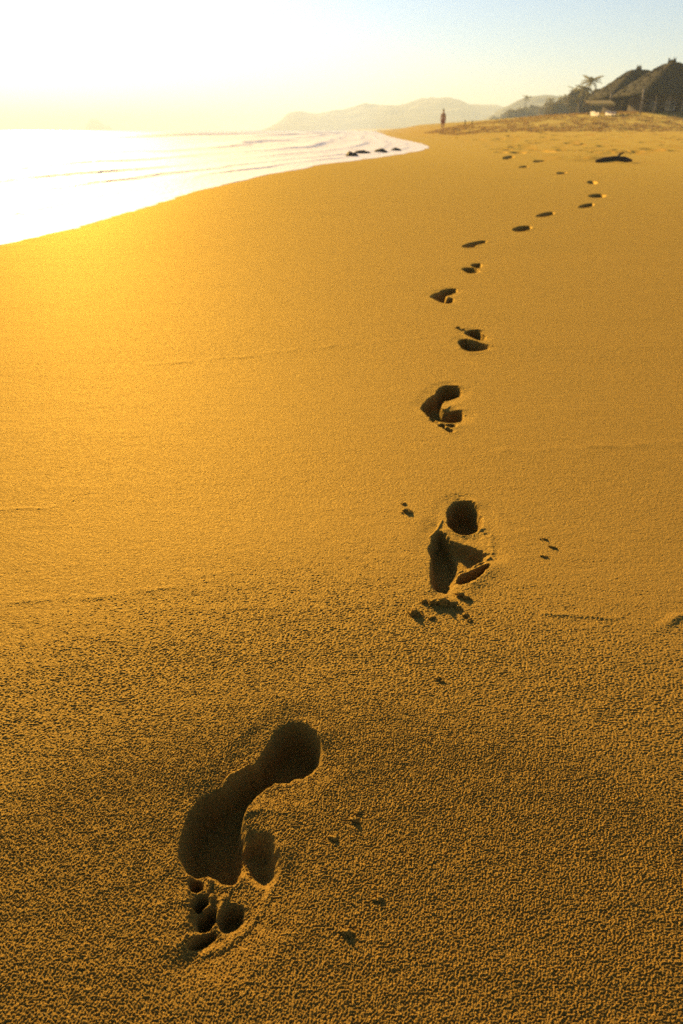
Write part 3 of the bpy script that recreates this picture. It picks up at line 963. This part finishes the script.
def roof(parent, hw, hd, ze, zp, ridge, seed, rx=.06):
    """steep hipped thatch: rounded eaves, a short ridge, a shaggy fringe"""
    nu, nv = 144, 30
    U = np.linspace(0, 2 * math.pi, nu, endpoint=False)
    V = []
    for j in range(nv):
        t = j / (nv - 1)
        for u in U:
            c, s = math.cos(u), math.sin(u)
            e = 5.0
            k = (abs(c) ** e + abs(s) ** e) ** (-1 / e)
            ex, ey = c * k, s * k
            tt = t
            x = ex * ((hw) * (1 - tt) + rx * tt)
            y = ey * (hd * (1 - tt) + ridge * tt)
            z = ze + (zp - ze) * (tt ** .92)
            V.append((x, y, z))
    V = np.array(V)
    n = gnoise(V[:, 0] * 2.2 + V[:, 1] * 1.7, V[:, 2] * 1.4, seed) + .6 * gnoise(V[:, 0] * 6 + V[:, 1] * 5, V[:, 2] * 2.5, seed + 1)
    V[:, 2] += .035 * n
    V[:nu, 2] -= .12 + .16 * np.abs(gnoise(U * 14, U * 0 + seed, seed + 4))
    under = V[:nu].copy(); under[:, 2] += .10; under[:, :2] *= .93
    top = np.array([[0, 0, zp + .05]])
    allV = np.concatenate([V, under, V[:nu] * [.15, .15, 0] + [0, 0, zp - 1.0]])
    Q = [grid_quads(nv, nu, True)]
    b0 = nv * nu
    i = np.arange(nu); i2 = (i + 1) % nu
    Q.append(np.stack([i2, i, b0 + i, b0 + i2], 1))
    Q.append(np.stack([b0 + i2, b0 + i, b0 + nu + i, b0 + nu + i2], 1))
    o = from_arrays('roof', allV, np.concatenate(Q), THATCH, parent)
    # shaggy straw fringe and ridge tufts
    rng = np.random.default_rng(seed)
    m = 2600
    j = rng.integers(0, nv - 1, m); uu = rng.integers(0, nu, m)
    j[:1900] = 0
    P = V[j * nu + uu]; Pd = V[np.maximum(j - 1, 0) * nu + uu]
    dn = Pd - P; dn[j == 0] = [0, 0, -1]
    dn /= np.linalg.norm(dn, axis=1)[:, None] + 1e-6
    ln = rng.uniform(.12, .34, m)[:, None]
    side = np.cross(dn, rng.normal(size=(m, 3))); side /= np.linalg.norm(side, axis=1)[:, None]
    out = P * [1, 1, 0]; out /= np.linalg.norm(out, axis=1)[:, None] + 1e-6
    P = P + out * .03
    Vq = np.stack([P - side * .04, P + side * .04, P + dn * ln + out * .08 + side * .01, P + dn * ln + out * .08 - side * .01], 1).reshape(-1, 3)
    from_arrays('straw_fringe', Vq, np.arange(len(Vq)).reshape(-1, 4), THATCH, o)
    bm = bmesh.new()
    for k in range(26):
        a = k * 2.4; l = random.uniform(.2, .55)
        tube(bm, [(math.cos(a) * .34, math.sin(a) * (ridge * .6 + .1), zp - .3), (math.cos(a) * .16, math.sin(a) * ridge * .5, zp + l * .5),
                  (math.cos(a) * random.uniform(0, .22), math.sin(a) * ridge * .6, zp + l)], [.10, .07, .015], 5)
    from_bm('ridge_tuft', bm, THATCH, o)
    return o


def thatched_house(px, peak_py, eave_py, base_py, Y, left_px, hd, ridge, label, seed, rx, rz=0.0):
    p = at(px, peak_py, Y)
    hw = p.x - at(left_px, eave_py, Y).x
    z0 = float(land(np.array(p.x), np.array(Y)))
    ze = at(px, eave_py, Y).z - z0; zp = at(px, peak_py, Y).z - z0 - .2
    root = empty('thatched_house', (p.x, Y, z0), rz)
    roof(root, hw, hd, ze, zp, ridge, seed, rx)
    wz = ze + .35
    bm = bmesh.new()
    box(bm, (0, hd * .12, wz / 2 - .2), (hw * 1.15, hd * .9, wz + .4))
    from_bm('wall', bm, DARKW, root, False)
    yf = hd * .12 - hd * .45
    for k, fx in enumerate((-.38, 0, .38)):
        bm = bmesh.new()
        box(bm, (fx * hw, yf - .04, wz * .58), (.95, .08, .08)); box(bm, (fx * hw, yf - .04, wz * .58 - .95), (.95, .08, .08))
        box(bm, (fx * hw - .44, yf - .04, wz * .58 - .475), (.08, .08, .87)); box(bm, (fx * hw + .44, yf - .04, wz * .58 - .475), (.08, .08, .87))
        w = from_bm('window', bm, WHITE if k == 1 else DARKW, root, False)
        bm = bmesh.new(); box(bm, (fx * hw, yf - .02, wz * .58 - .475), (.80, .03, .87)); from_bm('pane', bm, GLASS, w, False)
    for fx in (-.9, -.6, -.3, 0, .3, .6, .9):
        bm = bmesh.new()
        tube(bm, [(fx * hw, -hd * .88, -.3), (fx * hw + .03, -hd * .88, wz * .5), (fx * hw, -hd * .86, wz)], [.10, .09, .085], 8, .06)
        from_bm('post', bm, PALEW, root)
    bm = bmesh.new()
    tube(bm, [(-hw * .92, -hd * .90, .85), (0, -hd * .90, .87), (hw * .92, -hd * .90, .85)], [.05, .055, .05], 8)
    tube(bm, [(-hw * .92, -hd * .90, .4), (0, -hd * .90, .41), (hw * .92, -hd * .90, .4)], [.04, .045, .04], 8)
    from_bm('railing', bm, BARK, root)
    tag(root, label, 'house', 'thatched houses on the bank')
    return root


hl = thatched_house(639, 68, 98, 116, 92, 595, 4.6, .8, 'smaller thatched house, farther back and left of the big one', 900, .9)
hr = thatched_house(672, 61, 95, 115, 82, 622, 5.2, 1.4, 'bigger thatched house cut off by the right edge', 901, .5)

# lean-to awning in front of the left end, and the two white blocks under it
Ya = 80.0
pa = at(597, 116.5, Ya); za = float(land(np.array(pa.x), np.array(Ya)))
aw = empty('awning', (pa.x, Ya, za))
zt = at(597, 102.5, Ya).z - za
bm = bmesh.new()
nx = 24
V = [];
for i in range(nx + 1):
    x = -1.3 + 2.7 * i / nx
    for (yy, zz) in ((-.9, zt - .28 + .05 * math.sin(i * 1.9)), (-.88, zt - .10), (.9, zt + .22), (.9, zt + .14), (-.85, zt - .16)):
        V.append(bm.verts.new((x, yy, zz)))
for i in range(nx):
    for k in range(4):
        a = i * 5 + k
        bm.faces.new((V[a], V[a + 1], V[a + 6], V[a + 5]))
from_bm('straw_roof', bm, AWN, aw, False)
for x, y in ((-1.2, -.75), (1.3, -.75), (-1.2, .8), (1.3, .8)):
    bm = bmesh.new(); tube(bm, [(x, y, -.3), (x + .03, y, zt * .5), (x, y, zt)], [.06, .055, .05], 8, .05)
    from_bm('post', bm, BARK, aw)
tag(aw, 'straw coloured shade roof on posts at the left end of the houses', 'awning')

for px0, px1, t0, t1, lab in ((589.5, 599.5, 111.8, 119.5, 'narrower white canvas panel in the sand, left one of two before the houses'),
                              (604.5, 616.5, 111, 118.3, 'wider white canvas panel in the sand, right one of two before the houses')):
    Yw = 77.0
    a, b = at(px0, t1, Yw), at(px1, t0, Yw)
    cx = (a.x + b.x) / 2; z0 = float(land(np.array(cx), np.array(Yw)))
    w, h = b.x - a.x, b.z - z0
    root = empty('canvas_panel', (cx, Yw, z0), R(-14))
    V = np.array([[-w / 2 + w * a_ / 12, .05 * math.sin(b_ * .5 + a_ * .4) + .03 * b_, -.05 + (h + .05) * b_ / 10 + (.05 * math.sin(a_ * .5) if b_ == 10 else 0)]
                  for b_ in range(11) for a_ in range(13)])
    from_arrays('canvas', V, grid_quads(11, 13), CANVAS, root)
    for q in (-.5, .5):
        bm = bmesh.new(); tube(bm, [(q * w, .02, -.2), (q * w, .05, h * .5), (q * w, .33, h + .1)], [.03, .03, .025], 8)
        from_bm('pole', bm, BARK, root)
    tag(root, lab, 'canvas panel', 'white canvas panels in front of the houses')

# ------------------------------------------------------------------ haze
bm = bmesh.new(); box(bm, (0, 0, 37.0), (12800, 12800, 82.0))
HZ = bpy.data.materials.new('sea_haze'); HZ.use_nodes = True
nt = HZ.node_tree
for n in list(nt.nodes):
    if n.type == 'BSDF_PRINCIPLED': nt.nodes.remove(n)
pv = nt.nodes.new('ShaderNodeVolumePrincipled')
pv.inputs['Color'].default_value = (.62, .78, 1.0, 1)
pv.inputs['Density'].default_value = .00075
pv.inputs['Anisotropy'].default_value = .2
nt.links.new(pv.outputs['Volume'], [n for n in nt.nodes if n.type == 'OUTPUT_MATERIAL'][0].inputs['Volume'])
hz = from_bm('haze', bm, HZ, None, False)
tag(hz, 'golden sea haze hanging over the bay', 'haze', kind='stuff')

# ------------------------------------------------------------------ light
W = bpy.data.worlds.new('World'); S.world = W; W.use_nodes = True
nt = W.node_tree
bg = nt.nodes['Background']
sky = nt.nodes.new('ShaderNodeTexSky'); sky.sky_type = 'NISHITA'
sky.sun_disc = False
sky.sun_elevation = SUN_EL; sky.sun_rotation = SUN_AZ % (2 * math.pi)
sky.air_density = 1.0; sky.dust_density = 0.35; sky.ozone_density = 4.5; sky.altitude = 0
nt.links.new(sky.outputs['Color'], bg.inputs['Color'])
bg.inputs['Strength'].default_value = .05

sl = bpy.data.lights.new('Sun', 'SUN'); sl.energy = 5.0; sl.angle = R(.5); sl.color = (1.0, .635, .21)
so = bpy.data.objects.new('Sun', sl); COL.objects.link(so)
sv = Vector((math.sin(SUN_AZ) * math.cos(SUN_EL), math.cos(SUN_AZ) * math.cos(SUN_EL), math.sin(SUN_EL)))
so.rotation_euler = sv.to_track_quat('Z', 'Y').to_euler(); so.location = sv * 50

# ------------------------------------------------------------------ camera
cd = bpy.data.cameras.new('Camera'); co = bpy.data.objects.new('Camera', cd); COL.objects.link(co)
cd.sensor_fit = 'VERTICAL'; cd.sensor_height = 36.0; cd.sensor_width = 24.0; cd.lens = 36.0 * F / 1024.0
co.location = (0, 0, CAM_H); co.rotation_euler = (R(90) - PITCH, 0, 0)
cd.clip_start = .02; cd.clip_end = 20000
cd.dof.use_dof = True; cd.dof.focus_distance = .86; cd.dof.aperture_fstop = 8.0
S.camera = co

S.view_settings.view_transform = 'Standard'; S.view_settings.look = 'None'
S.view_settings.exposure = 1.42; S.view_settings.gamma = 1.0
S.view_settings.use_curve_mapping = False
S.render.film_transparent = False
S.cycles.use_denoising = False
S.cycles.max_bounces = 6; S.cycles.volume_bounces = 1
S.cycles.sample_clamp_indirect = 1.5; S.cycles.diffuse_bounces = 2
